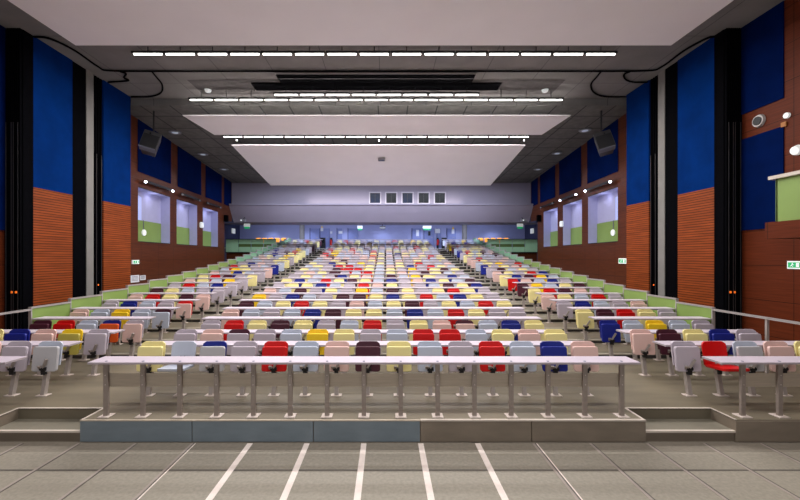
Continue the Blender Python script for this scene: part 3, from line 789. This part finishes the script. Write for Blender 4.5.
# small emergency lamps on the foyer side walls
for S, px in ((-1, 233.5), (1, 532)):
    xo = -12.74 if S < 0 else 12.09; d = abs(xo*FPX/(px-386)); mb = MB(); mb.box(-.05, .05, -.25, .25, -.2, .2, M_sign)
    tag(mb.build('emergency_lamp', loc=(xo, d, Z((257.5-231)/FPX*d))), 'white wall lamp in the dark blue foyer corner, %s' % ('balcony side' if S > 0 else 'wall-notice side'), 'lamp')

# fittings of the back wall and bulkhead
def hang_sign(px, py, d, lab, w=.42):
    x = (px-386)/FPX*d; z = Z((257.5-py)/FPX*d)
    r = empty('hanging_exit_sign', (x, d, z), lab, 'sign', 'hanging exit signs')
    p = MB(); p.box(-w/2, w/2, -.04, .04, .0, .22, M_sign); p.build('light_box', r)
    p = MB(); p.box(-w*.4, w*.4, -.05, .05, -.13, .0, M_signg); p.build('green_field', r)
    p = MB(); p.tube([(-w*.3, 0, .22), (-w*.3, 0, Z(2.33+.52*(d-25.2)/8.3)-z)], .012, M_steel, 6); p.tube([(w*.3, 0, .22), (w*.3, 0, Z(2.33+.52*(d-25.2)/8.3)-z)], .012, M_steel, 6); p.build('hanger', r)
hang_sign(247, 226.8, 26.4, 'white and green exit sign hanging before the wall-notice gallery'); hang_sign(520, 226.8, 26.4, 'white and green exit sign hanging before the balcony-side gallery')
hang_sign(360, 228.5, 31.0, 'exit sign under the bulkhead over the middle of the back row'); hang_sign(427, 228.5, 31.0, 'glowing exit sign over the blue doors near the red extinguisher', .7)
for px, lab in ((245, 'wall-notice side'), (521.5, 'balcony side')):
    d = 24.9; x = (px-386)/FPX*d; z = Z((257.5-221)/FPX*d); r = empty('bulkhead_projector', (x, d-.35, z), 'small grey projector bracketed on the sloping bulkhead, %s' % lab, 'projector')
    p = MB(); p.box(-.17, .17, -.15, .12, -.10, .08, M_grey); p.build('body', r, bevel=.02)
    p = MB(); p.cyl((-.06, -.15, 0), (0, -1, 0), .05, .03, M_lamp if False else M_sign, 12); p.build('lens', r)
    p = MB(); p.bar((0, .05, .08), (0, .30, .22), .04, .04, M_dark); p.build('bracket', r)
x = bp(382.5, 30); r = empty('ceiling_projector', (x, 30, bz(227.5, 30)), 'small black projector under the bulkhead over the back row', 'projector')
p = MB(); p.box(-.22, .22, -.2, .2, -.12, .1, M_dark); p.build('body', r, bevel=.02)
p = MB(); p.tube([(0, 0, .1), (0, 0, Z(2.62)-r.location.z)], .03, M_dark, 8); p.build('mount', r)
for px, py, w, h, m, lab in ((322, 229.5, .24, .3, 'Y', 'yellow and white hazard notice on the back wall beside the concrete column'), (340.5, 232.3, .35, .24, 'P', 'white paper notice on the blue back wall, wall-notice side'),
                             (331.3, 232.5, .18, .2, 'P', 'tiny white plate over the red extinguisher, wall-notice side'), (417.5, 233, .24, .55, 'P', 'tall white paper notice on the blue back wall'),
                             (437.5, 231, .45, .38, 'P', 'large pale notice over the red extinguisher, balcony side'), (453, 231.5, .24, .4, 'Y', 'yellow and white hazard notice on the back wall, balcony side'),
                             (429.3, 233.5, .2, .38, 'D', 'narrow black door window in the blue back wall')):
    mb = MB(); mb.box(-w/2, w/2, -.02, 0, -h/2, h/2, {'Y': M_paper, 'P': M_paper, 'D': M_dark}[m])
    o = mb.build('wall_notice' if m != 'D' else 'door_glass', loc=(bp(px), 33.28, bz(py))); tag(o, lab, 'notice' if m != 'D' else 'window')
    if m == 'Y':
        mb = MB(); mb.add([(-w*.4, -.025, h*.5), (w*.4, -.025, h*.5), (0, -.025, h*1.15)], [(0, 1, 2)], seatmat('Y')); mb.build('warning_triangle', o)
for px, lab in ((331.3, 'wall-notice side'), (437.5, 'balcony side')):
    r = empty('fire_extinguisher', (bp(px), 33.1, zg), 'red fire extinguisher hanging on the blue back wall, %s' % lab, 'extinguisher')
    p = MB(); p.cyl((0, 0, .35), (0, 0, 1), .10, .42, M_red, 14); p.cyl((0, 0, .77), (0, 0, 1), .10, .08, M_red, 14, .03); p.build('cylinder', r, smooth=False)
    p = MB(); p.box(-.04, .04, -.05, .05, .85, .95, M_dark); p.tube([(.04, 0, .9), (.13, 0, .8), (.13, 0, .5)], .015, M_dark, 6); p.build('valve_and_hose', r)
    p = MB(); p.box(-.09, .09, .1, .18, .0, 1.0, M_dark); p.build('backplate', r)
for px, lab in ((323, 'wall-notice aisle'), (444, 'balcony aisle')):
    d = 32.1; x = bp(px, d); r = empty('control_cabinet', (x, d, zg), 'small dark control cabinet at the top of the %s' % lab, 'cabinet')
    p = MB(); p.box(-.2, .2, -.15, .15, .0, .95, M_dark); p.build('body', r, bevel=.02)
    p = MB(); p.box(-.16, .16, -.165, -.15, .5, .88, M_glassn); p.build('screen', r)

# ------------------------------------------------------------------ lamps
def area(name, loc, rot, sx, sy, power, col):
    l = bpy.data.lights.new(name, 'AREA'); l.shape = 'RECTANGLE'; l.size = sx; l.size_y = sy; l.energy = power; l.color = col
    o = bpy.data.objects.new(name, l); COL.objects.link(o); o.location = loc; o.rotation_euler = rot; return o
def spot(name, loc, target, power, col, angle=60, blend=.8, r=.1):
    l = bpy.data.lights.new(name, 'SPOT'); l.energy = power; l.color = col; l.spot_size = math.radians(angle); l.spot_blend = blend; l.shadow_soft_size = r
    o = bpy.data.objects.new(name, l); COL.objects.link(o); o.location = loc
    o.rotation_euler = (Vector(target)-Vector(loc)).to_track_quat('-Z', 'Y').to_euler(); return o
WARM = (1.0, .97, .95); COOL = (.80, .86, 1.0); BLUE = (.60, .70, 1.0)
# tube rows over the seats; stage and back rows get added lights
area('hall_light_front', (XC, 10.1, Z(5.33)), (0, 0, 0), 12.8, .1, 700, WARM)
area('hall_light_mid', (XC, 12.5, Z(5.19)), (0, 0, 0), 12.5, .1, 400, WARM)
area('hall_light_rear', (XC, 15.6, Z(4.88)), (0, 0, 0), 12.4, .1, 760, (1, .97, .95))
area('added_stage_light', (XC, 3.6, Z(5.2)), (0, 0, 0), 12.6, .3, 520, WARM)  # added fill from above the stage, out of view
area('added_back_rows_light', (XC, 22.0, Z(4.6)), (math.radians(5), 0, 0), 14, .5, 950, COOL)  # added to brighten the back rows, no fitting hangs here
for i in range(7):
    spot('foyer_light_%d' % i, (XC-9.6+3.2*i, 32.3, Z(2.3)), (XC-9.6+3.2*i, 33.4, Z(.9)), 45, BLUE, 120, 1)
area('foyer_strip', (XC, 29.5, Z(2.3)), (math.radians(35), 0, 0), 20, .4, 520, (.66, .74, 1.0))
for S in (-1, 1):
    for d0, d1 in ((14.6, 17.0), (17.6, 19.75), (20.45, 22.55)):
        d = (d0+d1)/2
        l = bpy.data.lights.new('window_light', 'POINT'); l.energy = 3; l.color = (.72, .76, 1); l.shadow_soft_size = .1
        o = bpy.data.objects.new('window_light', l); COL.objects.link(o); o.location = (wx(S, d, .18), d+.2, Z(2.5))
    for d in (14.75, 16.65):
        spot('track_spot', (wx(S, d, -.3), d, Z(2.9)), (XC+S*5, d+1, Z(-1)), 60, COOL, 70)
# warm wash above the bulkhead ledge
area('ledge_light', (XC+.2, 24.6, Z(3.5)), (math.radians(180-25), 0, 0), 10, .08, 36, (1, .93, .85))

w = bpy.data.worlds.new('world'); scene.world = w; w.use_nodes = True
w.node_tree.nodes['Background'].inputs[0].default_value = (.95, .96, 1.0, 1); w.node_tree.nodes['Background'].inputs[1].default_value = .65

# ------------------------------------------------------------------ camera
cam = bpy.data.cameras.new('camera'); co = bpy.data.objects.new('camera', cam); COL.objects.link(co)
co.location = (0, 0, EYE); co.rotation_euler = (math.radians(90), 0, 0)
cam.sensor_width = 36; cam.lens = 36*FPX/800; cam.shift_x = 14/800; cam.shift_y = 7.5/800
cam.clip_end = 200
scene.camera = co
scene.view_settings.view_transform = 'Standard'
scene.view_settings.look = 'None'
scene.view_settings.exposure = 0.0
